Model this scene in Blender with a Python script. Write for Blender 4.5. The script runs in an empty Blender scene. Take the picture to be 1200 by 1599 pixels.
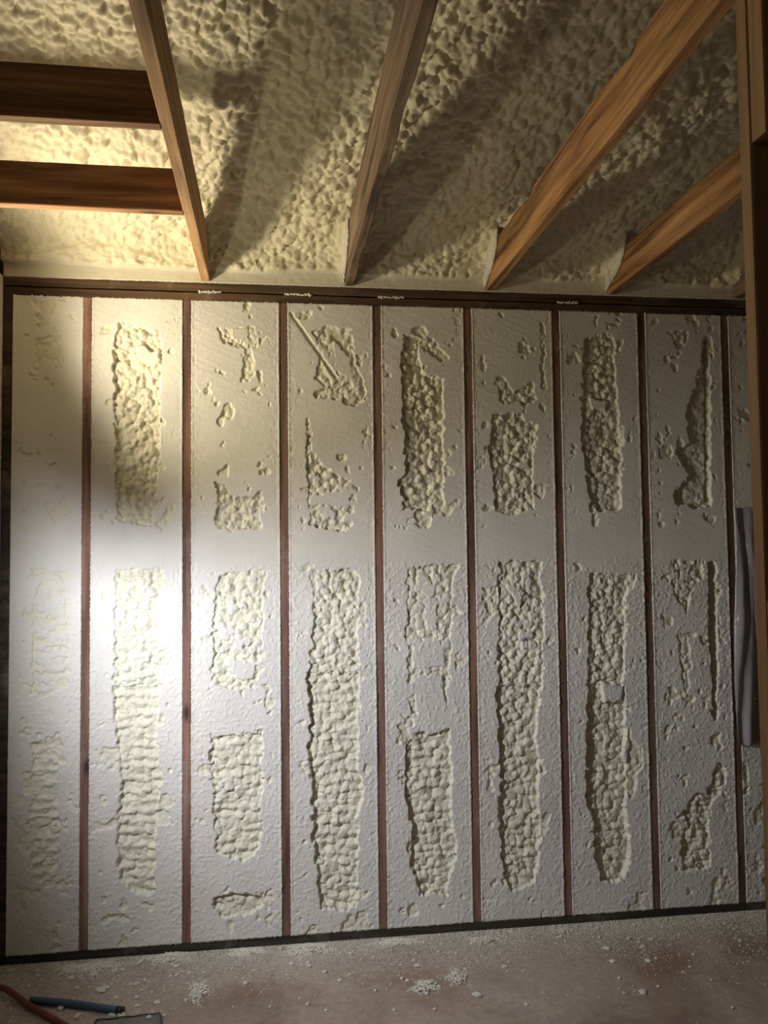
import bpy, bmesh, math, random
import numpy as np
from mathutils import Vector, Matrix

random.seed(7)
C = bpy.context.scene.collection
SC = bpy.context.scene

# ------------------------------------------------------------------ camera
FPX = 1292.98
PITCH, ROLL, YAW = 0.0509, -0.0114, 0.1340
CAM = np.array([0.7628, -3.5477, 1.6143])
cy_, sy_, cp_, sp_ = math.cos(YAW), math.sin(YAW), math.cos(PITCH), math.sin(PITCH)
FWD = np.array([sy_*cp_, cy_*cp_, sp_])
RT0 = np.array([cy_, -sy_, 0.0]); UP0 = np.cross(RT0, FWD)
RT = math.cos(ROLL)*RT0 + math.sin(ROLL)*UP0
UP = -math.sin(ROLL)*RT0 + math.cos(ROLL)*UP0
cam = bpy.data.cameras.new('camera'); cam.sensor_fit = 'VERTICAL'
cam.sensor_height = 36.0; cam.lens = FPX/1599*36.0; cam.clip_start = 0.02
co = bpy.data.objects.new('camera', cam); C.objects.link(co)
co.matrix_world = Matrix(((RT[0], UP[0], -FWD[0], CAM[0]), (RT[1], UP[1], -FWD[1], CAM[1]),
                          (RT[2], UP[2], -FWD[2], CAM[2]), (0, 0, 0, 1)))
SC.camera = co

def ray(x, y): return FWD + RT*(x-600)/FPX - UP*(y-799.5)/FPX
def on_wall(x, y):                      # photo pixel -> (x, z) on the stud face plane y = 0
    d = ray(x, y); t = -CAM[1]/d[1]; q = CAM+t*d; return q[0], q[2]
def on_floor(x, y, z=0.0):
    d = ray(x, y); t = (z-CAM[2])/d[2]; q = CAM+t*d; return q[0], q[1]

# ------------------------------------------------------------------ light, world, exposure
SC.view_settings.view_transform = 'Standard'; SC.view_settings.look = 'None'
SC.view_settings.gamma = 1.0; SC.view_settings.use_curve_mapping = False
SC.view_settings.exposure = 0.28
w = bpy.data.worlds.new('world'); SC.world = w; w.use_nodes = True
w.node_tree.nodes['Background'].inputs[0].default_value = (1.0, 0.78, 0.5, 1)
w.node_tree.nodes['Background'].inputs[1].default_value = 0.035

def lamp(name, typ, loc, aim, energy, color, size=0.05, spot=None, blend=0.5):
    l = bpy.data.lights.new(name, typ); l.energy = energy; l.color = color
    o = bpy.data.objects.new(name, l); C.objects.link(o); o.location = loc
    o.rotation_euler = Vector(aim).to_track_quat('-Z', 'Y').to_euler()
    if typ == 'SPOT':
        l.spot_size = math.radians(spot); l.spot_blend = blend; l.shadow_soft_size = size
    elif typ == 'AREA':
        l.shape = 'DISK'; l.size = size
    else: l.shadow_soft_size = size
    return o
COOL = (-0.16, -1.15, 1.53)
# cool work light standing by the left wall, turned along the stud wall
lamp('work_light_cool', 'SPOT', COOL, (0.90, 0.60, -0.06), 92, (0.95, 0.955, 1.0), 0.034, 142, 0.85)
# warm flood light higher on the same stand, turned up at the joists and the roof foam
lamp('work_light_warm', 'SPOT', (-0.25, -0.46, 2.28), (0.84, -0.18, 0.38), 44, (1.0, 0.86, 0.60), 0.07, 160, 0.8)
# made-up warm fill above the cool lamp, lifting roof foam and upper wall
lamp('fill_light_up', 'SPOT', (-0.20, -1.08, 1.66), (0.8, 0.30, 0.55), 13, (1.0, 0.86, 0.56), 0.03, 120, 1.0)
# faint fill added behind the camera, no lamp known there
lamp('fill_light_rear', 'AREA', (0.2, -4.6, 2.3), (0.2, 1.0, -0.1), 0.8, (1.0, 0.82, 0.56), 0.5)

# ------------------------------------------------------------------ noise and field helpers
def vnoise(x, z, s, seed, sz=None):
    sz = sz or s
    R = np.random.RandomState(seed).rand(256, 256)
    u = x/s + 100.3; v = z/sz + 100.7
    i = np.floor(u).astype(int); j = np.floor(v).astype(int)
    fu = u-i; fv = v-j; fu = fu*fu*(3-2*fu); fv = fv*fv*(3-2*fv)
    g = lambda a, b: R[a % 256, b % 256]
    return (g(i, j)*(1-fu)+g(i+1, j)*fu)*(1-fv) + (g(i, j+1)*(1-fu)+g(i+1, j+1)*fu)*fv
def fbm(x, z, s, seed, n=3):
    t = 0; a = 1; tot = 0
    for k in range(n):
        t = t + a*vnoise(x, z, s/2**k, seed+k*17); tot += a; a *= .5
    return t/tot
def lumps(x, z, sx, sz, seed, lo=.45, hi=1.0, rad=.6):
    """union of round-topped lumps: one per jittered cell; 0..1"""
    Rr = np.random.RandomState(seed)
    J = Rr.rand(3, 256, 256)
    u = x/sx+50.5; v = z/sz+50.5
    i0 = np.floor(u).astype(int); j0 = np.floor(v).astype(int)
    best = np.zeros_like(u)
    for a in (-1, 0, 1):
        for b in (-1, 0, 1):
            i = i0+a; j = j0+b
            cx = i+.1+.8*J[0, i % 256, j % 256]; cz = j+.1+.8*J[1, i % 256, j % 256]
            h = lo+(hi-lo)*J[2, i % 256, j % 256]
            d2 = ((u-cx)**2+(v-cz)**2)/rad
            best = np.maximum(best, h*np.sqrt(np.clip(1-d2, 0, 1)))
    return best
def sdist(px, pz, poly):
    """signed distance to a polygon, positive inside"""
    P = np.array(poly); n = len(P)
    d = np.full(px.shape, 1e9); ins = np.zeros(px.shape, bool)
    for k in range(n):
        ax, az = P[k]; bx, bz = P[(k+1) % n]
        ex, ez = bx-ax, bz-az; L = ex*ex+ez*ez+1e-12
        t = np.clip(((px-ax)*ex+(pz-az)*ez)/L, 0, 1)
        d = np.minimum(d, np.hypot(px-ax-t*ex, pz-az-t*ez))
        c = ((az > pz) != (bz > pz)) & (px < (bx-ax)*(pz-az)/((bz-az) if abs(bz-az) > 1e-12 else 1e-12)+ax)
        ins ^= c
    return np.where(ins, d, -d)
def sstep(a, b, x):
    t = np.clip((x-a)/(b-a), 0, 1); return t*t*(3-2*t)

# ------------------------------------------------------------------ mesh helpers
def link(name, me, mat=None, parent=None):
    if mat: me.materials.append(mat)
    o = bpy.data.objects.new(name, me); C.objects.link(o)
    if parent: o.parent = parent
    return o
def tag(o, label=None, cat=None, group=None, kind=None):
    if label: o['label'] = label
    if cat: o['category'] = cat
    if group: o['group'] = group
    if kind: o['kind'] = kind
    return o
def from_bm(name, bm, mat, parent=None, smooth=False):
    me = bpy.data.meshes.new(name); bmesh.ops.recalc_face_normals(bm, faces=bm.faces)
    bm.to_mesh(me); bm.free()
    if smooth:
        for p in me.polygons: p.use_smooth = True
    return link(name, me, mat, parent)
def grid_mesh(name, V, nx, ny, flip=False, closed_to=None):
    """V: (ny,nx,3) array; closed_to: function giving a back rim so that the sheet has thickness"""
    verts = V.reshape(-1, 3)
    idx = np.arange(nx*ny).reshape(ny, nx)
    q = np.stack([idx[:-1, :-1], idx[:-1, 1:], idx[1:, 1:], idx[1:, :-1]], -1).reshape(-1, 4)
    if flip: q = q[:, ::-1]
    quads = [q]
    if closed_to is not None:
        rim = np.concatenate([idx[0, :-1], idx[:-1, -1], idx[-1, :0:-1], idx[:0:-1, 0]])
        B = closed_to(verts[rim]); n0 = len(verts); verts = np.vstack([verts, B])
        m = len(rim); a = np.arange(m); b = (a+1) % m
        s = np.stack([rim[b], rim[a], n0+a, n0+b], -1)
        if flip: s = s[:, ::-1]
        quads.append(s)
    q = np.vstack(quads)
    me = bpy.data.meshes.new(name)
    nb = 1 if closed_to is not None else 0
    nl = q.size + (m if nb else 0)
    me.vertices.add(len(verts)); me.vertices.foreach_set('co', verts.astype(np.float32).ravel())
    me.loops.add(nl)
    li = q.ravel()
    starts = np.arange(0, q.size, 4); 
    if nb:
        back = n0+np.arange(m)
        if flip: back = back[::-1]
        li = np.concatenate([li, back]); starts = np.append(starts, q.size)
    me.loops.foreach_set('vertex_index', li.astype(np.int32))
    me.polygons.add(len(starts)); me.polygons.foreach_set('loop_start', starts.astype(np.int32))
    me.update(calc_edges=True); me.validate()
    sm = np.ones(len(me.polygons), bool); me.polygons.foreach_set('use_smooth', sm)
    return me
def set_attr(me, name, vals):
    a = me.attributes.new(name, 'FLOAT', 'POINT')
    full = np.zeros(len(me.vertices), np.float32); full[:len(vals)] = vals
    a.data.foreach_set('value', full)

def board(name, lo, hi, mat, axis=2, parent=None, seg=0.06, warp=0.0012, bev=0.0025, seed=0, wane=None, twist=None):
    """sawn timber: bevelled profile swept along one axis in short steps, edges slightly uneven"""
    lo = np.array(lo, float); hi = np.array(hi, float); L = hi[axis]-lo[axis]
    n = max(2, int(L/seg)); o = [a for a in (0, 1, 2) if a != axis]
    w_, h_ = hi[o[0]]-lo[o[0]], hi[o[1]]-lo[o[1]]; c = (lo+hi)/2
    prof = []
    for sx, sz in ((-1, -1), (1, -1), (1, 1), (-1, 1)):
        p, q = sx*w_/2, sz*h_/2
        if (sx*sz) > 0: prof += [(p, q-sz*bev, sx, sz), (p-sx*bev, q, sx, sz)]
        else: prof += [(p-sx*bev, q, sx, sz), (p, q-sz*bev, sx, sz)]
    rr = random.Random(seed); bm = bmesh.new(); rings = []
    ph = [rr.uniform(0, 6) for _ in range(8)]
    for k in range(n+1):
        t = k/n; ring = []
        for j, (a, b, sx, sz) in enumerate(prof):
            e = warp*(math.sin(t*L*9+ph[j//2])+.6*math.sin(t*L*23+ph[(j//2+3) % 8]))+rr.uniform(-.3, .3)*warp
            wn = wane(t, sx, sz) if wane else 0
            v = [0, 0, 0]; v[axis] = lo[axis]+t*L
            v[o[0]] = c[o[0]]+a-sx*(abs(e)*.5+wn); v[o[1]] = c[o[1]]+b-sz*(abs(e)*.5+wn*1.6)
            ring.append(bm.verts.new(v))
        rings.append(ring)
    for r0, r1 in zip(rings, rings[1:]):
        for j in range(8): bm.faces.new((r0[j], r0[(j+1) % 8], r1[(j+1) % 8], r1[j]))
    bm.faces.new(rings[0]); bm.faces.new(rings[-1][::-1])
    return from_bm(name, bm, mat, parent)
def slab(name, lo, hi, mat, parent=None):
    bm = bmesh.new(); bmesh.ops.create_cube(bm, size=1)
    for v in bm.verts:
        v.co = Vector([(lo[i]+hi[i])/2+v.co[i]*(hi[i]-lo[i]) for i in range(3)])
    return from_bm(name, bm, mat, parent)

# ------------------------------------------------------------------ materials
class N:
    def __init__(s, name):
        s.m = bpy.data.materials.new(name); s.m.use_nodes = True
        s.t = s.m.node_tree; s.b = s.t.nodes['Principled BSDF']
    def n(s, typ, **kw):
        x = s.t.nodes.new(typ)
        for k, v in kw.items():
            if k in x.inputs: x.inputs[k].default_value = v
            else: setattr(x, k, v)
        return x
    def l(s, a, b): s.t.links.new(a, b)
    def ramp(s, fac, stops):
        r = s.n('ShaderNodeValToRGB'); e = r.color_ramp.elements
        while len(e) < len(stops): e.new(.5)
        for k, (p, c) in enumerate(stops):
            e[k].position = p; e[k].color = (c[0], c[1], c[2], 1) if not isinstance(c, float) else (c, c, c, 1)
        s.l(fac, r.inputs[0]); return r.outputs[0]
    def mix(s, fac, a, b, mode='MIX'):
        x = s.n('ShaderNodeMix', data_type='RGBA', blend_type=mode)
        for sock, v in ((0, fac), (6, a), (7, b)):
            if hasattr(v, 'node'): s.l(v, x.inputs[sock])
            else: x.inputs[sock].default_value = v if sock == 0 else (*v, 1)
        return x.outputs[2]
    def bump(s, h, dist, strength=1.0, prev=None):
        b = s.n('ShaderNodeBump'); b.inputs['Distance'].default_value = dist; b.inputs['Strength'].default_value = strength
        s.l(h, b.inputs['Height'])
        if prev: s.l(prev, b.inputs['Normal'])
        return b.outputs[0]

def mat_foam(name, cut, skin, rough=.75, sub=.0):
    g = N(name)
    at = g.n('ShaderNodeAttribute', attribute_name='skin')
    tc = g.n('ShaderNodeTexCoord')
    nz = g.n('ShaderNodeTexNoise', Scale=6.0, Detail=5.0); g.l(tc.outputs['Object'], nz.inputs['Vector'])
    v = g.ramp(nz.outputs['Fac'], [(.3, .90), (.7, 1.0)])
    col = g.mix(at.outputs['Fac'], cut, skin)
    col = g.mix(1.0, col, v, 'MULTIPLY')
    g.l(col, g.b.inputs['Base Color'])
    g.b.inputs['Roughness'].default_value = rough
    fine = g.n('ShaderNodeTexNoise', Scale=420.0, Detail=3.0, Roughness=.7); g.l(tc.outputs['Object'], fine.inputs['Vector'])
    mid = g.n('ShaderNodeTexNoise', Scale=120.0, Detail=4.0, Roughness=.65); g.l(tc.outputs['Object'], mid.inputs['Vector'])
    inv = g.n('ShaderNodeMath', operation='SUBTRACT'); inv.inputs[0].default_value = 1.0; g.l(at.outputs['Fac'], inv.inputs[1])
    mm = g.n('ShaderNodeMath', operation='MULTIPLY'); g.l(fine.outputs['Fac'], mm.inputs[0]); g.l(inv.outputs[0], mm.inputs[1])
    b1 = g.bump(mm.outputs[0], .0016, .8); b2 = g.bump(mid.outputs['Fac'], .0012, .5, b1)
    g.l(b2, g.b.inputs['Normal'])
    return g.m
def mat_wood(name, axis, dark, mid, light, grain=1.0, knots=True, rough=.8, dirt=0.0, pat_=.8):
    g = N(name)
    tc = g.n('ShaderNodeTexCoord'); oi = g.n('ShaderNodeObjectInfo')
    off = g.n('ShaderNodeVectorMath', operation='SCALE'); off.inputs[0].default_value = (7, 13, 5)
    g.l(oi.outputs['Random'], off.inputs['Scale'])
    add = g.n('ShaderNodeVectorMath', operation='ADD'); g.l(tc.outputs['Object'], add.inputs[0]); g.l(off.outputs[0], add.inputs[1])
    mp = g.n('ShaderNodeMapping'); sc = [38*grain]*3; sc[axis] = 1.6; mp.inputs['Scale'].default_value = sc
    g.l(add.outputs[0], mp.inputs['Vector'])
    n1 = g.n('ShaderNodeTexNoise', Scale=1.0, Detail=6.0, Roughness=.62, Distortion=.6); g.l(mp.outputs[0], n1.inputs['Vector'])
    mp2 = g.n('ShaderNodeMapping'); sc = [9]*3; sc[axis] = .9; mp2.inputs['Scale'].default_value = sc
    g.l(add.outputs[0], mp2.inputs['Vector'])
    n2 = g.n('ShaderNodeTexNoise', Scale=1.0, Detail=4.0, Distortion=1.2); g.l(mp2.outputs[0], n2.inputs['Vector'])
    col = g.ramp(n1.outputs['Fac'], [(.34, dark), (.5, mid), (.66, light)])
    pat = g.ramp(n2.outputs['Fac'], [(.36, .32), (.56, 1.0)])
    col = g.mix(pat_, col, pat, 'MULTIPLY')
    if knots:
        mp3 = g.n('ShaderNodeMapping'); sc = [6.5]*3; sc[axis] = 2.6; mp3.inputs['Scale'].default_value = sc
        g.l(add.outputs[0], mp3.inputs['Vector'])
        vo = g.n('ShaderNodeTexVoronoi', Scale=1.0); g.l(mp3.outputs[0], vo.inputs['Vector'])
        k = g.ramp(vo.outputs['Distance'], [(.035, .12), (.13, 1.0)])
        col = g.mix(.9, col, k, 'MULTIPLY')
    if dirt:
        nd = g.n('ShaderNodeTexNoise', Scale=5.0, Detail=8.0, Roughness=.7); g.l(add.outputs[0], nd.inputs['Vector'])
        f = g.ramp(nd.outputs['Fac'], [(.55, 0.0), (.75, dirt)])
        col = g.mix(f, col, (.55, .5, .42))
    g.l(col, g.b.inputs['Base Color']); g.b.inputs['Roughness'].default_value = rough
    g.l(g.bump(n1.outputs['Fac'], .0015, .6), g.b.inputs['Normal'])
    return g.m
def mat_plain(name, col, rough=.7, metal=0.0, var=.12, scale=12.0):
    g = N(name); tc = g.n('ShaderNodeTexCoord')
    nz = g.n('ShaderNodeTexNoise', Scale=scale, Detail=6.0); g.l(tc.outputs['Object'], nz.inputs['Vector'])
    v = g.ramp(nz.outputs['Fac'], [(.3, 1-var*2), (.7, 1.0)])
    g.l(g.mix(1.0, col, v, 'MULTIPLY'), g.b.inputs['Base Color'])
    g.b.inputs['Roughness'].default_value = rough; g.b.inputs['Metallic'].default_value = metal
    g.l(g.bump(nz.outputs['Fac'], .001, .4), g.b.inputs['Normal'])
    return g.m
def mat_concrete():
    g = N('concrete'); tc = g.n('ShaderNodeTexCoord'); V = tc.outputs['Object']
    a = g.n('ShaderNodeTexNoise', Scale=1.7, Detail=6.0, Roughness=.6, Distortion=.8); g.l(V, a.inputs['Vector'])
    b = g.n('ShaderNodeTexNoise', Scale=30.0, Detail=8.0, Roughness=.7); g.l(V, b.inputs['Vector'])
    col = g.ramp(a.outputs['Fac'], [(.35, (.25, .195, .16)), (.5, (.36, .29, .24)), (.68, (.46, .39, .335))])
    sp = g.ramp(b.outputs['Fac'], [(.35, .72), (.65, 1.0)])
    col = g.mix(1.0, col, sp, 'MULTIPLY')
    c = g.n('ShaderNodeTexNoise', Scale=2.4, Detail=3.0); mp = g.n('ShaderNodeMapping'); mp.inputs['Location'].default_value = (3, 1, 0)
    g.l(V, mp.inputs['Vector']); g.l(mp.outputs[0], c.inputs['Vector'])
    rust = g.ramp(c.outputs['Fac'], [(.60, 0.0), (.74, .55)])
    col = g.mix(rust, col, (.22, .10, .035))
    # fine foam powder lying thicker towards the wall
    sx = g.n('ShaderNodeSeparateXYZ'); g.l(V, sx.inputs[0])
    mr = g.n('ShaderNodeMapRange'); g.l(sx.outputs['Y'], mr.inputs['Value'])
    mr.inputs['From Min'].default_value = -.55; mr.inputs['From Max'].default_value = 0.0
    mr.inputs['To Min'].default_value = 0.0; mr.inputs['To Max'].default_value = .22
    d = g.n('ShaderNodeTexNoise', Scale=55.0, Detail=9.0, Roughness=.8); g.l(V, d.inputs['Vector'])
    s = g.n('ShaderNodeMath', operation='ADD'); g.l(d.outputs['Fac'], s.inputs[0]); g.l(mr.outputs[0], s.inputs[1])
    f = g.ramp(s.outputs[0], [(.60, 0.0), (.78, .75)])
    col = g.mix(f, col, (.55, .52, .46))
    g.l(col, g.b.inputs['Base Color']); g.b.inputs['Roughness'].default_value = .82
    g.l(g.bump(b.outputs['Fac'], .002, .6), g.b.inputs['Normal'])
    return g.m

M_foam = mat_foam('sprayed_foam', (.80, .79, .75), (.78, .76, .62))
M_roof = mat_foam('roof_foam', (.74, .70, .57), (.74, .68, .50), rough=.6)
M_crumb = mat_foam('foam_crumb', (.82, .80, .72), (.8, .78, .7))
M_stud = mat_wood('stud_timber', 2, (.15, .078, .055), (.25, .135, .098), (.34, .20, .15), dirt=.3)
M_plate = mat_wood('plate_timber', 0, (.05, .03, .016), (.09, .052, .026), (.14, .08, .04), dirt=.35)
M_sole = mat_wood('sole_timber', 0, (.035, .027, .02), (.055, .042, .03), (.08, .06, .045), dirt=.3)
M_joist = mat_wood('joist_timber', 1, (.16, .065, .022), (.42, .21, .08), (.58, .34, .15), grain=1.0, dirt=.0)
M_greyjoist = mat_wood('grey_joist_timber', 1, (.11, .065, .04), (.22, .145, .09), (.32, .225, .15), grain=.7, dirt=.25)
M_tanjoist = mat_wood('tan_joist_timber', 1, (.26, .13, .055), (.47, .27, .13), (.62, .40, .21), grain=1.3, knots=False)
M_block = mat_wood('blocking_timber', 0, (.16, .07, .028), (.33, .16, .07), (.48, .26, .12), grain=.8)
M_post = mat_wood('partition_timber', 2, (.33, .19, .09), (.40, .24, .12), (.46, .285, .145), grain=1.6, knots=False, pat_=.2)
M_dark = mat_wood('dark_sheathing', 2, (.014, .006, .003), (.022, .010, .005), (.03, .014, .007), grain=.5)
M_deck = mat_plain('deck_panel', (.12, .07, .035), .9)
M_conc = mat_concrete()

# ------------------------------------------------------------------ dimensions
SP, HS = 0.4064, 2.6627
ZB, ZT = 0.038, 0.038+HS            # top of bottom plate, underside of top plates
PT = ZT+0.080                       # top of the top plates
XL, XR = -0.338, 3.45               # left wall face, right end of the back wall
JZ = PT+0.004                       # underside of the joists
DECK0, SLOPE = 2.93, 0.30           # roof foam height at the back wall, rise per metre to the front

# ------------------------------------------------------------------ setting
tag(slab('floor', (XL-.15, -6.0, -.12), (4.2, .14, 0), M_conc), kind='structure')
tag(slab('wall_back', (XL-.10, .092, 0), (XR+.02, .106, 3.1), M_deck), kind='structure')
tag(slab('wall_left', (XL-.10, -6.0, 0), (XL, .092, PT), M_foam), kind='structure')
bm = bmesh.new()
pts = [(.3, DECK0+.16-.3*SLOPE), (-6.0, DECK0+.16+6*SLOPE), (-6.0, DECK0+.20+6*SLOPE), (.3, DECK0+.20-.3*SLOPE)]
va = [bm.verts.new((XL-.15, y, z)) for y, z in pts]; vb = [bm.verts.new((4.2, y, z)) for y, z in pts]
bm.faces.new(va); bm.faces.new(vb[::-1])
for k in range(4): bm.faces.new((va[k], vb[k], vb[(k+1) % 4], va[(k+1) % 4]))
tag(from_bm('ceiling', bm, M_deck), kind='structure')

# ------------------------------------------------------------------ wall framing
ORD = ['first', 'second', 'third', 'fourth', 'fifth', 'sixth', 'seventh', 'eighth', 'ninth']
t = board('corner_stud', (XL+.002, .001, ZB), (XL+.040, .090, ZT), M_sole, 2, seed=3)
tag(t, 'dark corner stud at the far left end of the foamed wall', 'stud')
for k in range(9):
    dx = 0
    t = board('wall_stud', (k*SP-.019, .001, ZB), (k*SP+.019, .090, ZT), M_stud, 2, seed=10+k)
    tag(t, 'reddish brown wall stud between foam bays, %s from the corner%s' % (
        ORD[k], ', hidden behind the post' if k == 8 else ''), 'stud')
tag(board('top_plate', (XL+.002, .001, ZT), (XR, .090, ZT+.038), M_plate, 0, seed=31, warp=.002),
    'lower dark brown board of the doubled top plate, resting on the studs', 'top plate')
tag(board('top_plate', (XL+.002, -.002, ZT+.0425), (XR, .090, PT), M_plate, 0, seed=32, warp=.002),
    'upper dark brown board of the doubled top plate, under the joist ends', 'top plate')
tag(board('bottom_plate', (XL+.002, .001, 0), (XR, .090, ZB), M_sole, 0, seed=33, warp=.002),
    'dark bottom plate board lying on the concrete below the studs', 'bottom plate')

# ------------------------------------------------------------------ foam in the stud bays (outlines traced from the photo, in its pixels)
# every hollow: (outline, depth in metres, lump size factor, rib strength)
P = {}
P[0] = [([(57,528),(97,520),(99,548),(90,558),(100,575),(88,580),(76,562),(55,562)], .010, .8, 0),
        ([(62,782),(100,778),(110,795),(88,822),(76,806)], .009, .8, 0),
        ([(50,935),(70,890),(108,890),(110,1030),(108,1075),(60,1090),(47,1060),(50,1000)], .010, 1, .2),
        ([(50,1160),(75,1148),(92,1180),(93,1350),(64,1385),(48,1375),(47,1250)], .022, 1.1, .9)]
P[1] = [([(184,502),(200,508),(250,515),(254,545),(250,640),(252,700),(246,760),(245,800),(238,824),(205,818),(184,817),(180,740),(179,670),(178,600),(176,560)], .034, 1.1, 0),
        ([(180,890),(250,884),(256,905),(250,960),(250,1080),(180,1085),(176,1040),(178,980)], .026, 1.0, .1),
        ([(176,1070),(252,1070),(247,1150),(250,1200),(258,1218),(248,1240),(245,1300),(243,1390),(230,1402),(205,1392),(186,1372),(182,1300),(188,1220),(180,1160)], .034, 1.1, .8)]
P[2] = [([(339,513),(400,508),(403,545),(388,548),(350,535)], .013, .9, 0),
        ([(333,744),(352,760),(370,776),(395,776),(408,763),(410,826),(338,828),(334,812),(341,790)], .030, 1.0, 0),
        ([(334,915),(350,893),(425,887),(414,905),(411,1000),(405,1060),(385,1075),(350,1078),(331,1060),(332,1000)], .024, .95, .1),
        ([(328,1143),(350,1150),(410,1140),(412,1230),(405,1280),(410,1325),(380,1345),(335,1335),(333,1250),(328,1190)], .027, 1.0, .6),
        ([(330,1405),(360,1393),(410,1398),(413,1412),(395,1428),(345,1434),(333,1420)], .034, 1.0, .2)]
P[3] = [([(486,515),(508,512),(550,522),(552,545),(560,575),(574,610),(572,632),(542,634),(520,612),(492,592),(498,560)], .010, .8, 0),
        ([(478,655),(488,660),(486,700),(500,722),(530,740),(560,760),(555,800),(545,830),(484,822),(482,780),(478,720)], .022, .95, 0),
        ([(485,890),(555,888),(562,905),(560,1000),(562,1060),(482,1060),(485,1030),(490,970),(487,930)], .026, 1, .15),
        ([(479,1050),(562,1050),(560,1200),(568,1225),(560,1280),(560,1400),(545,1424),(500,1422),(496,1380),(488,1300),(486,1220),(481,1180),(484,1120)], .036, 1.15, .7)]
P[4] = [([(631,520),(655,525),(655,560),(668,585),(695,588),(692,640),(694,740),(695,797),(629,797),(630,780),(621,752),(632,740),(629,600),(627,570)], .036, 1.15, 0),
        ([(637,885),(722,882),(708,900),(706,1000),(702,1060),(700,1105),(640,1118),(634,980)], .017, .9, 0),
        ([(634,1160),(655,1145),(702,1140),(708,1200),(705,1260),(716,1330),(708,1350),(700,1400),(655,1398),(642,1350),(643,1290),(633,1250)], .036, 1.1, .6)]
P[5] = [([(771,590),(786,585),(802,612),(835,592),(838,630),(785,632)], .015, .9, 0),
        ([(845,505),(852,510),(853,606),(846,606)], .014, .8, 0),
        ([(770,645),(800,645),(840,662),(832,700),(835,797),(776,797),(770,745),(765,700)], .030, 1.1, 0),
        ([(754,918),(778,912),(780,955),(768,962),(756,940)], .012, .8, 0),
        ([(779,875),(848,875),(845,905),(852,960),(848,1080),(780,1090),(778,1000)], .026, .95, 0),
        ([(776,1070),(846,1070),(838,1140),(845,1200),(842,1250),(847,1300),(838,1375),(802,1395),(786,1370),(781,1300),(783,1230),(777,1150)], .036, 1.1, .4)]
P[6] = [([(912,532),(922,525),(961,527),(962,580),(968,640),(972,700),(970,797),(922,797),(918,750),(908,700),(912,600)], .034, 1.1, 0),
        ([(920,896),(985,896),(978,940),(978,1000),(976,1085),(919,1085),(920,1000)], .028, .95, 0),
        ([(918,1070),(978,1070),(980,1130),(975,1180),(981,1210),(978,1260),(986,1325),(978,1376),(942,1377),(930,1340),(928,1290),(917,1250),(917,1140)], .042, 1.1, .4)]
P[7] = [([(1040,516),(1074,516),(1074,542),(1058,546),(1050,530)], .014, .9, 0),
        ([(1101,525),(1109,526),(1112,790),(1085,796),(1056,786),(1052,768),(1076,745),(1060,700),(1078,690),(1072,640),(1088,600),(1096,560)], .034, .55, 0),
        ([(1103,530),(1108,530),(1110,785),(1104,785)], .062, .3, 0),
        ([(1052,872),(1100,876),(1096,900),(1080,925),(1074,960),(1062,945),(1052,920)], .022, 1.1, 0),
        ([(1106,878),(1118,876),(1122,1000),(1121,1125),(1115,1128),(1109,1000)], .070, .3, 0),
        ([(1058,990),(1076,990),(1080,1040),(1075,1120),(1066,1060)], .010, .9, 0),
        ([(1122,1188),(1138,1196),(1134,1226),(1112,1260),(1108,1300),(1112,1358),(1066,1360),(1064,1312),(1078,1290),(1062,1275),(1084,1240),(1104,1240)], .030, 1.2, 0)]
P[8] = [([(1150,1185),(1168,1190),(1170,1240),(1152,1245)], .03, 1, 0)]
ISL = {1: [[(214,540),(224,538),(236,548),(250,548),(250,568),(232,570),(216,556)]],
       2: [[(362,514),(388,512),(384,530),(362,529)], [(352,1030),(400,1038),(395,1060),(372,1062)], [(365,998),(380,1000),(378,1018),(366,1015)]],
       3: [[(520,530),(550,560),(552,595),(528,580)], [(505,545),(530,590),(520,600),(500,560)], [(505,672),(560,690),(560,712),(515,708)], [(504,768),(545,768),(548,788),(508,790)]],
       4: [[(664,932),(684,935),(682,988),(668,985)], [(644,1000),(688,998),(696,1040),(646,1045)], [(650,1060),(692,1056),(700,1140),(668,1150),(650,1110)]],
       5: [[(795,920),(820,925),(812,950)], [(808,720),(826,718),(828,730),(808,728)]],
       6: [[(920,620),(950,625),(945,640),(925,640)], [(940,1065),(975,1072),(970,1095),(945,1098)]]}
BAYL = ['pale foam filling the narrow first wall bay beside the dark corner stud',
        'bright foam in the second bay, one tall hollow above and one below',
        'pale foam in the third bay, upper half nearly smooth with a tiny ring-shaped hollow',
        'pale foam in the fourth bay, diagonal groove and ragged pits near its top',
        'pale foam in the fifth bay, square smooth patches between its two lower hollows',
        'greyish foam in the sixth bay, small hollow above a squarish one near the top',
        'greyish foam in the seventh bay, two narrow straight-sided hollows one above the other',
        'dim foam in the eighth bay, with deep vertical slots along its right side',
        'thin strip of dim foam beyond the last full bay, behind the partition post']
RES = 0.0034
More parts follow.
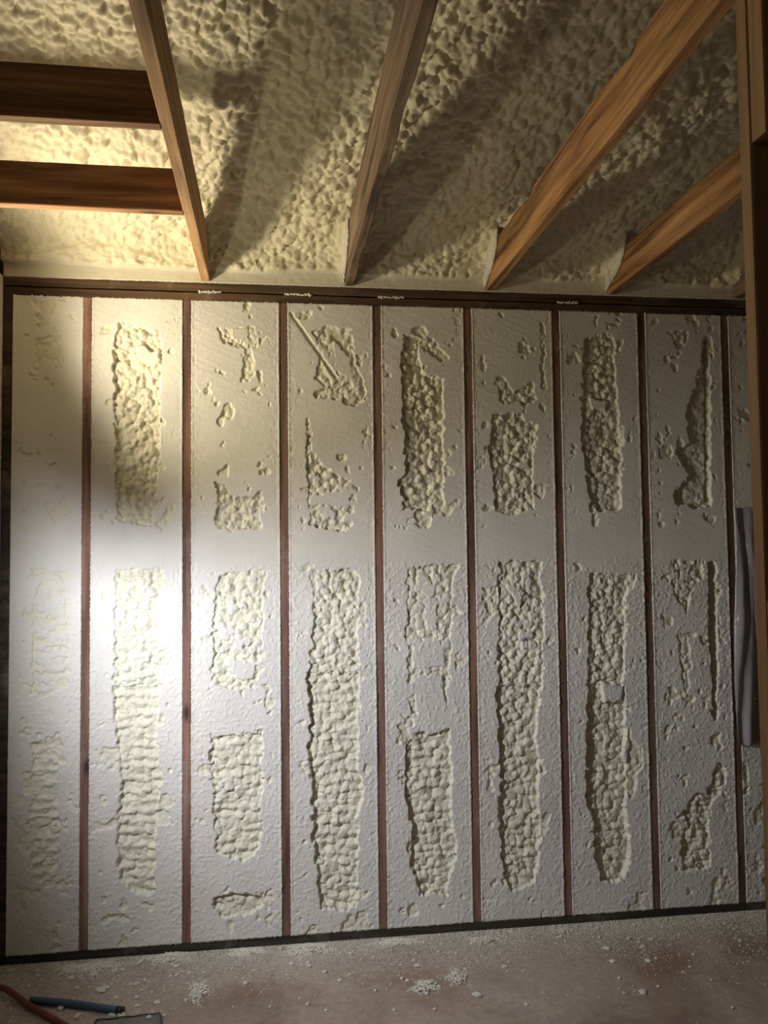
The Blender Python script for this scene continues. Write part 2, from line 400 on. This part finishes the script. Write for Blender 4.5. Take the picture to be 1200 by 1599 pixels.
for k in range(9):
    x0 = XL+.041 if k == 0 else (k-1)*SP+.0195
    x1 = k*SP-.0195
    z0, z1 = ZB+.0008, ZT-.0008
    if k == 8: x1 = x0+.25
    nx = int((x1-x0)/RES)+1; nz = int((z1-z0)/RES)+1
    X, Z = np.meshgrid(np.linspace(x0, x1, nx), np.linspace(z0, z1, nz))
    # knife-cut plane with slight waviness; y grows into the wall
    edge = np.minimum(X-x0, x1-X)
    low = sstep(1.75, 1.45, Z)                       # lower lift was left rougher
    wx = X+.010*(vnoise(X, Z, .030, 100+k)-.5)+.006*(vnoise(X, Z, .011, 140+k)-.5)
    wz = Z+.010*(vnoise(X, Z, .030, 120+k)-.5)+.006*(vnoise(X, Z, .011, 160+k)-.5)
    # general state outside hollows: cut, with places where the blade missed the low spots
    f = fbm(X, Z, .085, 200+k, 3)
    band = sstep(1.56, 1.60, Z)*sstep(1.74, 1.70, Z)       # smooth shaved band at mid height
    side = sstep(.02, .05, edge)
    f2 = fbm(X, Z, .045, 230+k, 3)
    mid_ = .5+.5*sstep(.0, .09, edge)
    raw = -.004+.16*np.clip(f-.635+.10*(vnoise(X, Z, .35, 300+k)-.5), -.2, .10)*mid_
    raw = np.maximum(raw, .12*np.clip(f2-.69, -.2, .10)*side+.0005*(f2-.5))
    raw = np.minimum(raw, .016)-.009*lumps(wx, wz, .020, .020, 500+k, .3) - .016*band
    dome_a = lumps(wx, wz, .031, .027, 600+k, .45, 1.0)
    dome_b = lumps(wx, wz, .016, .015, 640+k, .3, 1.0)
    rib = .5+.5*np.sin((wz*1.0+.03*(vnoise(X, Z, .12, 660+k)-.5))/.043*2*math.pi)
    rib = rib*(.6+.4*vnoise(X, Z, .05, 680+k))
    for poly, D, lf, rb in P.get(k, []):
        W = [on_wall(*q) for q in poly]
        s = sdist(wx, wz, W)
        s = s+(.016 if D < .05 else .004)*(lumps(X, Z, .026, .034, 705+k, .3)-.55)+.010*(fbm(X, Z, .016, 715+k)-.5)
        m = sstep(-.001, .005, s)
        lum = (.024*dome_a*lf+.008*dome_b)*min(1, D/.022)
        lum = lum*(1-.40*rb)+rb*.010*rib
        Di = min(D, .03)*(.72+.50*fbm(X, Z, .09, 760+k, 2))+max(0, D-.03)
        rawp = Di-lum+.004*sstep(.03, 0, s)
        raw = np.where(m > 0, np.maximum(raw, -.012+(rawp+.012)*m) if D < .05 else np.maximum(raw, D*m), raw)
    for poly in ISL.get(k, []):
        W = [on_wall(*q) for q in poly]
        m = sstep(-.003, .005, sdist(wx, wz, W)); raw = raw*(1-m)-.004*m
    if k == 3:      # long slanting groove
        a, b = on_wall(455, 490), on_wall(525, 590)
        ex, ez = b[0]-a[0], b[1]-a[1]; tt = np.clip(((X-a[0])*ex+(Z-a[1])*ez)/(ex*ex+ez*ez), 0, 1)
        dd = np.hypot(X-a[0]-tt*ex, Z-a[1]-tt*ez); raw = np.maximum(raw, .007*sstep(.010, .004, dd+.004*(vnoise(X, Z, .01, 5)-.5)))
    skin = sstep(.0006, .004, raw)
    depth = np.maximum(raw, 0)
    # roughness of the cut face: torn cells and crumbs
    torn = (.0004+.0008*low*(.45+.55*sstep(.16, .03, edge))+.0009*(1-side))*(1-.6*band)
    r1 = np.random.RandomState(800+k).rand(nz, nx)-.5; r2 = fbm(X, Z, .010, 820+k, 2)-.5
    cut = torn*(r1*.9+r2*1.5)+.0035*(vnoise(X, Z, .16, 840+k)-.5)
    cr = sstep(.66, .85, vnoise(X, Z, .009, 860+k))*(.0015*low+.0004)*(1-skin)*(1-band*.7)
    scrape = .0008*(vnoise(X*.4+Z*.9, Z*.4-X*.9, .012, 870+k, .22)-.5)*(1-low)
    Y = depth+(cut+scrape)*(1-.8*skin)-cr+.0005
    # foam stands a touch proud and ragged along the timber
    lip = sstep(.010, .0, edge)*(.0035*vnoise(X, Z, .012, 900+k))
    Y = Y-lip
    X = X.copy(); Z = Z.copy()
    if k < 8: X[:, -1] += .0035*np.random.RandomState(k).rand(nz)
    if k > 0: X[:, 0] -= .0035*np.random.RandomState(k+50).rand(nz)
    Z[-1, :] += .006*np.random.RandomState(k+70).rand(nx); Z[0, :] -= .006*np.random.RandomState(k+90).rand(nx)
    Y[:, 0] = np.minimum(Y[:, 0], -.0008); Y[:, -1] = np.minimum(Y[:, -1], -.0008)
    Y[0] = np.minimum(Y[0], -.0015); Y[-1] = np.minimum(Y[-1], -.0008)
    V = np.stack([X, Y, Z], -1)
    def back(B, x0=x0, x1=x1, z0=z0, z1=z1):
        B = B.copy(); B[:, 1] = .088
        B[:, 0] = np.clip(B[:, 0], x0, x1); B[:, 2] = np.clip(B[:, 2], z0, z1); return B
    me = grid_mesh('wall_foam', V, nx, nz, closed_to=back)
    set_attr(me, 'skin', skin.ravel())
    tag(link('wall_foam', me, M_foam), BAYL[k], 'foam insulation')

# ------------------------------------------------------------------ foam sprayed under the roof, one continuous coat
RC = 0.0052
prof = [(0.0, PT+.003), (0.0, PT+.050), (-.012, PT+.10), (-.05, PT+.155), (-.14, DECK0+.14*SLOPE+.01), (-.30, DECK0+.30*SLOPE+.01),
        (-2.6, DECK0+2.6*SLOPE)]
pp = [np.array(prof[0])]
for a, b in zip(prof, prof[1:]):
    a = np.array(a); b = np.array(b); n = max(1, int(np.linalg.norm(b-a)/RC))
    for q in range(1, n+1): pp.append(a+(b-a)*q/n)
pp = np.array(pp)
for _ in range(12): pp[7:-1] = (pp[6:-2]+2*pp[7:-1]+pp[8:])/4
tg = np.gradient(pp, axis=0); tg /= np.linalg.norm(tg, axis=1)[:, None]
nrm = np.stack([-tg[:, 1], tg[:, 0]], -1)            # (y,z) of the room-side normal
nrm *= -1 if nrm[-1, 1] > 0 else 1
T = np.concatenate([[0], np.cumsum(np.linalg.norm(np.diff(pp, axis=0), axis=1))])
xa, xb = XL+.001, 3.5
nx = int((xb-xa)/RC)+1; nt = len(pp)
X, TT = np.meshgrid(np.linspace(xa, xb, nx), T)
wx = X+.03*(fbm(X, TT, .09, 1001)-.5); wt = TT+.03*(fbm(X, TT, .09, 1002)-.5)
big = lumps(wx, wt, .054, .048, 1003, .4, 1.0, .7); sm = lumps(wx+.004*big, wt-.012*big, .030, .027, 1004, .3, 1.0); ti = lumps(wx, wt, .016, .015, 1005, .3, 1)
und = fbm(X, TT, .22, 1006, 2)-.5
jx = [.484, 1.099, 1.732, 2.298, 2.91]
strip = sstep(.040+.012*1, .062, TT+.020*(vnoise(X, TT, .13, 1007)-.5))
disp = (.024*big+.027*sm+.009*ti+.050*und-.012)*strip
disp = disp*1.0+.020*sstep(.05, .12, TT)*sstep(.35, .15, TT)*(vnoise(X, TT, .18, 1008)-.2)
disp += (1-strip)*.0015*(vnoise(X, TT, .012, 1009)-.5)
# foam run up against each joist near the plate
for j in jx:
    disp += .045*np.exp(-((X-j)/.055)**2)*sstep(.06, .10, TT)*sstep(.34, .16, TT)
nY = nrm[:, 0][:, None]; nZ = nrm[:, 1][:, None]
# on the vertical trimmed strip the foam faces the room
Y = pp[:, 0][:, None]+nY*disp; Zz = pp[:, 1][:, None]+nZ*disp
Xd = X+.010*(vnoise(X, TT, .03, 1010)-.5)*strip; Y = Y+.45*(disp-.02)*strip
Zz[0] = PT+.001-.004*np.random.RandomState(3).rand(nx); Y[0] = -.003
V = np.stack([Xd, Y, Zz], -1)
def back(B):
    B = B.copy(); B[:, 2] = np.maximum(B[:, 2], DECK0+.15-B[:, 1]*SLOPE)
    B[:, 1] = np.where(B[:, 1] > -.06, .085, B[:, 1]); B[:, 2] = DECK0+.15-B[:, 1]*SLOPE
    return B
me = grid_mesh('roof_foam', V, nx, nt, flip=False, closed_to=None)
set_attr(me, 'skin', strip.ravel())
o = o_roof = link('roof_foam', me, M_roof)
md = o.modifiers.new('thickness', 'SOLIDIFY'); md.thickness = .02; md.offset = 1 if False else -1
tag(o, 'lumpy cream spray foam coating the underside of the sloped roof above the joists', 'foam insulation')

# ------------------------------------------------------------------ joists and blocking
JL = ['ceiling joist left of the others, two short blocks butting its left side',
      'ceiling joist second from the left, grey-brown with a long crack in its side',
      'long orange-brown ceiling joist running to the upper right corner, with knots',
      'ceiling joist at the right, cut off from view by the partition post',
      'dark end of a ceiling joist nearly hidden behind the partition post']
JH = [.165, .225, .168, .150, .15]
for k, x in enumerate(jx):
    def wane(t, sx, sz, k=k):
        if k == 2 and sx < 0 and sz > 0: return max(0, .005*math.sin(t*31)+.003*math.sin(t*97+1)-.002)
        if k == 1 and sx > 0 and sz < 0: return max(0, .003*math.sin(t*50))
        return 0
    jb = board('ceiling_joist', (x-.019, -4.3, JZ), (x+.019, .05, JZ+JH[k]), M_greyjoist if k in (1, 4) else M_tanjoist if k == 0 else M_joist, 1, seed=50+k, wane=wane, seg=.03)
    tag(jb, JL[k], 'joist')
for (yy, lab) in ((-.733, 'short dark block between left wall and first joist, the one nearer the stud wall'),
                  (-1.306, 'short dark block between left wall and first joist, the one farther from the stud wall')):
    tag(board('joist_blocking', (XL+.004, yy, JZ-.002), (jx[0]-.0195, yy+.038, JZ+.146), M_block, 0, seed=int(-yy*100)), lab, 'blocking')

# ------------------------------------------------------------------ open partition at the right
PX, PY = 1.51, -2.335
ps = board('partition_post', (PX, PY-.032, 0), (PX+.089, PY, JZ-.02), M_post, 2, seed=71, warp=.0008)
tag(ps, 'tall full-height post of the open partition at the right edge of the photo', 'post')
tag(board('cripple_stud', (PX, PY-.074, 2.251), (PX+.089, PY-.034, JZ-.02), M_post, 2, seed=72, warp=.0008),
    'short upper stud nailed beside the tall post, ending above the dark opening', 'stud')
tag(board('trimmer_stud', (PX-.002, PY-.074, 0), (PX+.087, PY-.034, 1.535), M_post, 2, seed=73, warp=.0008),
    'lower stud with a square top beside the tall post, below the dark opening', 'stud')
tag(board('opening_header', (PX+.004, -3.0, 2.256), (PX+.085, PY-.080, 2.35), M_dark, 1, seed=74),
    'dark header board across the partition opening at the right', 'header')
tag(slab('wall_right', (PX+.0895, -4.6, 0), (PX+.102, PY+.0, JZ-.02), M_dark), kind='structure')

# ------------------------------------------------------------------ clear poly sheet hanging by the last stud
def plastic():
    g = N('poly_sheet'); tc = g.n('ShaderNodeTexCoord')
    g.b.inputs['Base Color'].default_value = (.34, .32, .35, 1); g.b.inputs['Roughness'].default_value = .22
    g.b.inputs['Alpha'].default_value = .8
    nz = g.n('ShaderNodeTexNoise', Scale=14.0, Detail=4.0); g.l(tc.outputs['Object'], nz.inputs['Vector'])
    g.l(g.bump(nz.outputs['Fac'], .01, .6), g.b.inputs['Normal'])
    return g.m
M_poly = plastic()
xa, zt = on_wall(1140, 800); xb, zb = on_wall(1176, 1162)
n1, n2 = 40, 120
X, Z = np.meshgrid(np.linspace(xa, xb+.12, n1), np.linspace(zb, zt+.02, n2))
S = (Z-zb)/(zt-zb)
Xd = X+.030*(1-S)*0+.012*np.sin(S*5+X*30)
Y = -.020-.008*np.sin(X*70+3*S)-.012*(fbm(X+Z*.15, Z*.25, .035, 77)-.5)-.012*(1-S)*np.sin(X*120-S*5)
me = grid_mesh('plastic_sheet', np.stack([Xd, Y, Z], -1), n1, n2)
o = link('plastic_sheet', me, M_poly); md = o.modifiers.new('t', 'SOLIDIFY'); md.thickness = .0008
tag(o, 'crumpled grey clear plastic sheet hanging beside the last stud', 'plastic sheet')

# ------------------------------------------------------------------ beads of foam squeezed out between the two top plates
def blob(bm, c, r, seed, sub=2, flat=1.0, spike=.35):
    rr = random.Random(seed); res = bmesh.ops.create_icosphere(bm, subdivisions=sub, radius=1.0)
    ph = [rr.uniform(0, 6.3) for _ in range(6)]
    for v in res['verts']:
        d = v.co.normalized()
        s = 1+spike*(math.sin(d.x*4+ph[0])*math.sin(d.y*5+ph[1])+.6*math.sin(d.z*7+ph[2]+d.x*5))+rr.uniform(-.1, .1)
        v.co = Vector((c[0]+d.x*r[0]*s, c[1]+d.y*r[1]*s, c[2]+d.z*r[2]*s*flat))
for i, (a, b, py, lab) in enumerate([(312, 345, 455, 'ragged white foam bead in the top plate gap above the third bay'),
                        (446, 486, 462, 'flat white foam bead in the top plate gap right of the third stud'),
                        (592, 630, 466, 'white foam bead in the top plate gap above the fourth stud'),
                        (872, 902, 475, 'grainy foam bead in the top plate gap above the sixth stud')]):
    bm = bmesh.new(); xa, za = on_wall(a, py); xb, _ = on_wall(b, py); z = ZT+.0402
    n = int((xb-xa)/.006)
    for q in range(n+1):
        blob(bm, (xa+(xb-xa)*q/n, -.0005, z+random.uniform(-.002, .002)), (.006, .004+random.random()*.002, .004+random.random()*.003), i*100+q, 1)
    tag(from_bm('foam_bead', bm, M_crumb, smooth=True), lab, 'foam bead')

# ------------------------------------------------------------------ unseen work lamp of the cool light, plate added to cut its upper beam
M_lamp = mat_plain('black_lamp_metal', (.03, .03, .03), .5)
root = bpy.data.objects.new('work_lamp', None); C.objects.link(root); root.location = (0, 0, 0)
tag(root, 'unseen black work lamp on a thin stand, top plate added to cut its light', 'lamp')
lx, ly, lz = COOL
ax = Vector((.87, .62, 0)).normalized(); sd = Vector((-ax.y, ax.x, 0))
bm = bmesh.new()
def P3(a, b, c): return bm.verts.new(Vector(COOL)+ax*a+sd*b+Vector((0, 0, c)))
for z0, z1, e in ((.038, .044, 0),):
    lo = [P3(-.06, -.08, .050), P3(.12, -.08, .012), P3(.12, .10, .012), P3(-.06, .10, .050)]
    hi = [P3(-.06, -.08, .055), P3(.12, -.08, .017), P3(.12, .10, .017), P3(-.06, .10, .055)]
    bm.faces.new(lo); bm.faces.new(hi[::-1])
    for k in range(4): bm.faces.new((lo[k], lo[(k+1) % 4], hi[(k+1) % 4], hi[k]))
from_bm('light_cut_plate', bm, M_lamp, root)  # added out of view to keep the cool light off the upper wall
bm = bmesh.new()
lo = [P3(-.06, -.11, -.09), P3(-.05, -.11, -.09), P3(-.05, .11, -.09), P3(-.06, .11, -.09)]
hi = [P3(-.06, -.11, .05), P3(-.05, -.11, .05), P3(-.05, .11, .05), P3(-.06, .11, .05)]
bm.faces.new(lo); bm.faces.new(hi[::-1])
for k in range(4): bm.faces.new((lo[k], lo[(k+1) % 4], hi[(k+1) % 4], hi[k]))
from_bm('back_plate', bm, M_lamp, root)

# ------------------------------------------------------------------ things on the floor
def tube(name, pts, r, mat, parent=None, cap=True, seg=16):
    bm = bmesh.new(); rings = []
    P_ = [Vector(p) for p in pts]
    for k, p in enumerate(P_):
        d = (P_[min(k+1, len(P_)-1)]-P_[max(k-1, 0)]).normalized()
        u = d.cross(Vector((0, 0, 1))).normalized(); v = u.cross(d)
        rings.append([bm.verts.new(p+u*r*math.cos(a)+v*r*math.sin(a)) for a in [2*math.pi*j/seg for j in range(seg)]])
    for a, b in zip(rings, rings[1:]):
        for j in range(seg): bm.faces.new((a[j], a[(j+1) % seg], b[(j+1) % seg], b[j]))
    bm.faces.new(rings[0][::-1]); bm.faces.new(rings[-1])
    return from_bm(name, bm, mat, parent, smooth=True)
tube('pole', [Vector(COOL)-ax*.062+Vector((0, 0, -.085)), Vector(COOL)-ax*.062+Vector((0, 0, .002-COOL[2]))], .009, M_lamp, root)
M_blue = mat_plain('blue_rubber', (.045, .085, .15), .5)
M_red = mat_plain('red_rubber', (.16, .03, .018), .5)
M_gray = mat_plain('grey_metal', (.20, .20, .19), .5, .3)
M_black = mat_plain('black_wire', (.02, .015, .012), .5)
a = on_floor(48, 1562, .014); b = on_floor(188, 1577, .014)
root = bpy.data.objects.new('blue_pipe', None); C.objects.link(root)
tag(root, 'short dark blue pipe lying on the concrete at lower left', 'pipe')
pts = [(a[0]+(b[0]-a[0])*t/12, a[1]+(b[1]-a[1])*t/12+.006*math.sin(t/3), .0145) for t in range(13)]
tube('pipe', pts, .0125, M_blue, root)
d = Vector(pts[-1])-Vector(pts[-2]); d.normalize()
tube('end_cap', [Vector(pts[-1])-d*.012, Vector(pts[-1])+d*.012], .0142, M_black, root)
a = on_floor(-40, 1528, .012); b = on_floor(110, 1606, .012)
pts = [(a[0]+(b[0]-a[0])*t/14, a[1]+(b[1]-a[1])*t/14+.008*math.sin(t/4), .013+(.016*max(0, 1-abs(t-5)/3.))) for t in range(15)]
tag(tube('red_hose', pts, .011, M_red), 'dark red hose crossing the lower left corner of the floor', 'hose')
root = bpy.data.objects.new('metal_tray', None); C.objects.link(root)
tag(root, 'flat grey metal tray with a dark wire rim at the bottom edge', 'tray')
c = [on_floor(150, 1595, .008), on_floor(250, 1584, .008), on_floor(262, 1660, .008), on_floor(110, 1680, .008)]
bm = bmesh.new(); bot = [bm.verts.new((x, y, .002)) for x, y in c]; top = [bm.verts.new((x, y, .010)) for x, y in c]
cx = sum(q[0] for q in c)/4; cy = sum(q[1] for q in c)/4
inn = [bm.verts.new((cx+(x-cx)*.92, cy+(y-cy)*.92, .006)) for x, y in c]
bm.faces.new(bot[::-1]); bm.faces.new(inn)
for k in range(4):
    j = (k+1) % 4; bm.faces.new((bot[k], bot[j], top[j], top[k])); bm.faces.new((top[k], top[j], inn[j], inn[k]))
from_bm('pan', bm, M_gray, root)
cc = c+[c[0]]; wp = []
for k in range(4):
    for q in range(10):
        t = q/10; wp.append((cc[k][0]+(cc[k+1][0]-cc[k][0])*t, cc[k][1]+(cc[k+1][1]-cc[k][1])*t, .0125+.002*math.sin(q*1.9+k)))
tube('wire_rim', wp+[wp[0]], .0022, M_black, root, seg=6)

# blades of foam left standing on the left side of the joists where they meet the plate
for k, (x, lab) in enumerate([(jx[1], 'pale foam blade stuck to the left side of the second joist, above the plate'),
                              (jx[2], 'pale foam blade stuck to the left side of the orange-brown third joist'),
                              (jx[3], 'pale foam blade stuck to the left side of the fourth joist, nearest the post')]):
    x -= .0205; out = [(.0, JZ+.012), (-.03, JZ+.022), (-.07, JZ+.040), (-.12, JZ+.055), (-.17, JZ+.085), (-.205, JZ+.125), (-.23, JZ+.185), (-.22, JZ+.23), (0, JZ+.21)]
    if k == 0: out = [(y*1.05, JZ+(z-JZ)*1.12) for y, z in out]
    if k == 1: out = [(y*.95, z) for y, z in out]
    sub_ = []
    for (a0, a1), (b0, b1) in zip(out, out[1:]+out[:1]):
        for q in range(6): sub_.append((a0+(b0-a0)*q/6, a1+(b1-a1)*q/6))
    bm = bmesh.new(); n = len(sub_); r_ = random.Random(k)
    cy, cz = sum(p[0] for p in sub_)/n, sum(p[1] for p in sub_)/n
    prev = [bm.verts.new((x, y, z)) for y, z in sub_]
    bm.faces.new(prev)
    for sc_, dx in ((1.0, -.006), (.86, -.013), (.66, -.019), (.4, -.022)):
        cur = [bm.verts.new((x+dx+r_.uniform(-.004, .004), cy+(y-cy)*sc_+r_.uniform(-.004, .004), cz+(z-cz)*sc_+r_.uniform(-.002, .002))) for y, z in sub_]
        for j in range(n): bm.faces.new((prev[j], prev[(j+1) % n], cur[(j+1) % n], cur[j]))
        prev = cur
    bm.faces.new(prev[::-1])
    from_bm('foam_blade', bm, M_roof, o_roof, smooth=True)

# single pieces of fallen foam, big enough to pick out
chips = []
for k in range(7):
    bm = bmesh.new(); blob(bm, (0, 0, 0), (1, 1, .45), 900+k, 2, spike=.22)
    for v in bm.verts: v.co.z = max(v.co.z, -.25)
    me = bpy.data.meshes.new('foam_chip'); bm.to_mesh(me); bm.free(); me.materials.append(M_crumb)
    chips.append(me)
def chip(x, y, s, label, group=None, me=None, h=1.0):
    o = bpy.data.objects.new('foam_chip', me or random.choice(chips)); C.objects.link(o)
    o.location = (x, y, .25*s*h); o.scale = (s*random.uniform(.8, 1.3), s*random.uniform(.7, 1.1), s*h)
    o.rotation_euler = (0, 0, random.uniform(0, 6.28))
    return tag(o, label, 'foam chip', group)
for (px, py, s, lab) in [(745, 1555, .017, 'lone bent foam scrap on bare concrete right of the shredded heaps'),
                         (957, 1502, .013, 'round foam pellet on bare concrete right of centre, left of its twin'),
                         (1012, 1501, .012, 'round foam pellet on bare concrete right of centre, right of its twin'),
                         (1005, 1550, .013, 'small foam scrap nearest the bottom edge, right of centre'),
                         (948, 1482, .014, 'knobbly foam pellet standing near the wall, right of centre'),
                         (652, 1509, .014, 'foam chip just above the shredded heap in mid floor'),
                         (157, 1548, .018, 'large flat foam flake just above the blue pipe'),
                         (175, 1587, .014, 'foam flake at the corner of the grey tray'),
                         (233, 1592, .011, 'foam pellet lying on the grey tray')]:
    x, y = on_floor(px, py); o = chip(x, y, s, lab)
    if 'tray' in lab and 'on' in lab: o.location.z += .006
rr = random.Random(5); placed = []
def scatter(n, fx, smin, smax, lab, grp):
    k = 0
    while k < n:
        px, py = fx(); x, y = on_floor(px, py)
        if y > -.03 or x > 2.9: continue
        s = smin+(smax-smin)*rr.random()**2.5
        if any((x-a)**2+(y-b)**2 < (s+c_)**2 for a, b, c_ in placed): continue
        # keep clear of the pipe and hose
        if 0 < px < 200 and abs(py-(1556+(px-22)*.11)) < 9: continue
        if px < 115 and abs(py-(1546+px*.5)) < 12: continue
        placed.append((x, y, s)); b_ = int((x+SP)//SP)
        where = 'close to the bottom plate' if y > -.16 else 'a hand from the wall' if y > -.34 else 'well out from the wall'
        l_ = '%s lying %s, below the %s bay' % (lab if s > .45*smax+.002 else lab.replace('flake', 'speck').replace('crumb', 'speck'), where, ORD[max(0, min(8, b_))])
        chip(x, y, s, l_, 'fallen foam bits on the concrete floor', h=rr.uniform(.8, 1.5)); k += 1
scatter(75, lambda: (rr.uniform(5, 260), 1500+rr.random()*90), .004, .015, 'off-white foam flake', 'foam flakes around the blue pipe')
scatter(95, lambda: (rr.uniform(260, 760), 1478+abs(rr.gauss(0, 45))), .0042, .011, 'small white foam crumb', 'foam crumbs on the middle of the floor')
scatter(75, lambda: (rr.uniform(760, 1180), 1440+abs(rr.gauss(0, 50))), .004, .010, 'small greyish foam crumb', 'foam crumbs on the right of the floor')

# shredded foam heaps, and the fine dust (nobody could count the grains)
def heap(px, py, wpx, hpx, n, label, seed, hh=.018):
    r_ = random.Random(seed); x0, y0 = on_floor(px, py); sx = wpx/370.; sy = hpx/170.
    bm = bmesh.new()
    for q in range(int(n*2.6)):
        u_, v_ = r_.gauss(0, .5), r_.gauss(0, .5); rad = math.hypot(u_, v_)
        lobes = .55+.5*abs(math.sin(math.atan2(v_, u_)*1.5+seed))+.3*math.sin(math.atan2(v_, u_)*5+seed*2)
        if rad > lobes*1.1: continue
        s = r_.uniform(.0012, .0042)*(1.3-.6*min(1, rad))
        x = x0+u_*sx; y = min(-.006, y0+v_*sy)
        blob(bm, (x, y, s*.5+hh*max(0, .9-rad)*r_.random()), (s, s*r_.uniform(.5, 1.2), s*r_.uniform(.5, 1)), q, 1, spike=.5)
    return tag(from_bm('foam_shavings', bm, M_crumb), label, 'foam shavings', kind='stuff')
heap(310, 1550, 17, 17, 260, 'small heap of shredded foam alone on the floor left of centre', 1)
heap(665, 1542, 24, 11, 260, 'shredded foam heap in mid floor, left one of a touching pair', 2)
heap(715, 1528, 22, 12, 200, 'shredded foam heap in mid floor, right one of a touching pair', 3)
heap(755, 1470, 30, 8, 260, 'loose foam shavings against the wall below the fifth stud', 4)
heap(480, 1484, 45, 12, 900, 'wide drift of foam shavings against the wall below the third and fourth bays', 5)
heap(267, 1496, 38, 10, 700, 'drift of foam shavings against the wall below the second stud', 6)
heap(135, 1512, 66, 12, 700, 'thin dim drift of foam shavings against the wall at the left end', 7, .008)
heap(385, 1487, 34, 8, 600, 'low ridge of foam shavings against the wall below the third bay', 11, .010)
heap(620, 1472, 48, 7, 600, 'low ridge of foam shavings against the wall below the fifth bay', 12, .008)
heap(880, 1457, 30, 6, 120, 'few foam shavings by the wall below the sixth stud', 8)
def grains(n, seed):
    r_ = np.random.RandomState(seed)
    x = r_.uniform(-.33, 3.0, n); y = -.004-np.abs(r_.exponential(.16, n)); 
    hx, hy = on_floor(110, 1606); h0, h1 = on_floor(-40, 1528)
    ok = (y > -1.3) & ~((x < .40) & (y < -.45)) & (np.abs((x-h0)*(hy-h1)-(y-h1)*(hx-h0))/math.hypot(hx-h0, hy-h1) > .03) & (vnoise(x, y, .14, 9)+.5*vnoise(x, y, .04, 10)+.55*np.exp(y/.06) > r_.uniform(.25, 1.15, n))
    x, y = x[ok], y[ok]; n = len(x)
    s = .0007+.0036*r_.rand(n)**3.5+.0006*np.exp(y/.05)
    base = np.array([(1, 0, 0), (-.5, .87, 0), (-.5, -.87, 0), (0, 0, 1.3)])
    a = r_.rand(n)*6.28; ca, sa = np.cos(a), np.sin(a)
    V = np.zeros((n, 4, 3))
    V[:, :, 0] = x[:, None]+s[:, None]*(base[:, 0]*ca[:, None]-base[:, 1]*sa[:, None])
    V[:, :, 1] = y[:, None]+s[:, None]*(base[:, 0]*sa[:, None]+base[:, 1]*ca[:, None])
    V[:, :, 2] = .0002+s[:, None]*base[:, 2]
    F = np.array([(0, 1, 3), (1, 2, 3), (2, 0, 3), (2, 1, 0)])
    Fs = (F[None]+4*np.arange(n)[:, None, None]).reshape(-1, 3)
    me = bpy.data.meshes.new('foam_dust'); me.vertices.add(4*n); me.vertices.foreach_set('co', V.astype(np.float32).ravel())
    me.loops.add(Fs.size); me.loops.foreach_set('vertex_index', Fs.astype(np.int32).ravel())
    me.polygons.add(len(Fs)); me.polygons.foreach_set('loop_start', np.arange(0, Fs.size, 3).astype(np.int32))
    me.update(calc_edges=True); me.validate(); return me
tag(link('foam_dust', grains(52000, 4), M_crumb), 'fine white foam dust sprinkled over the concrete along the wall', 'foam dust', kind='stuff')
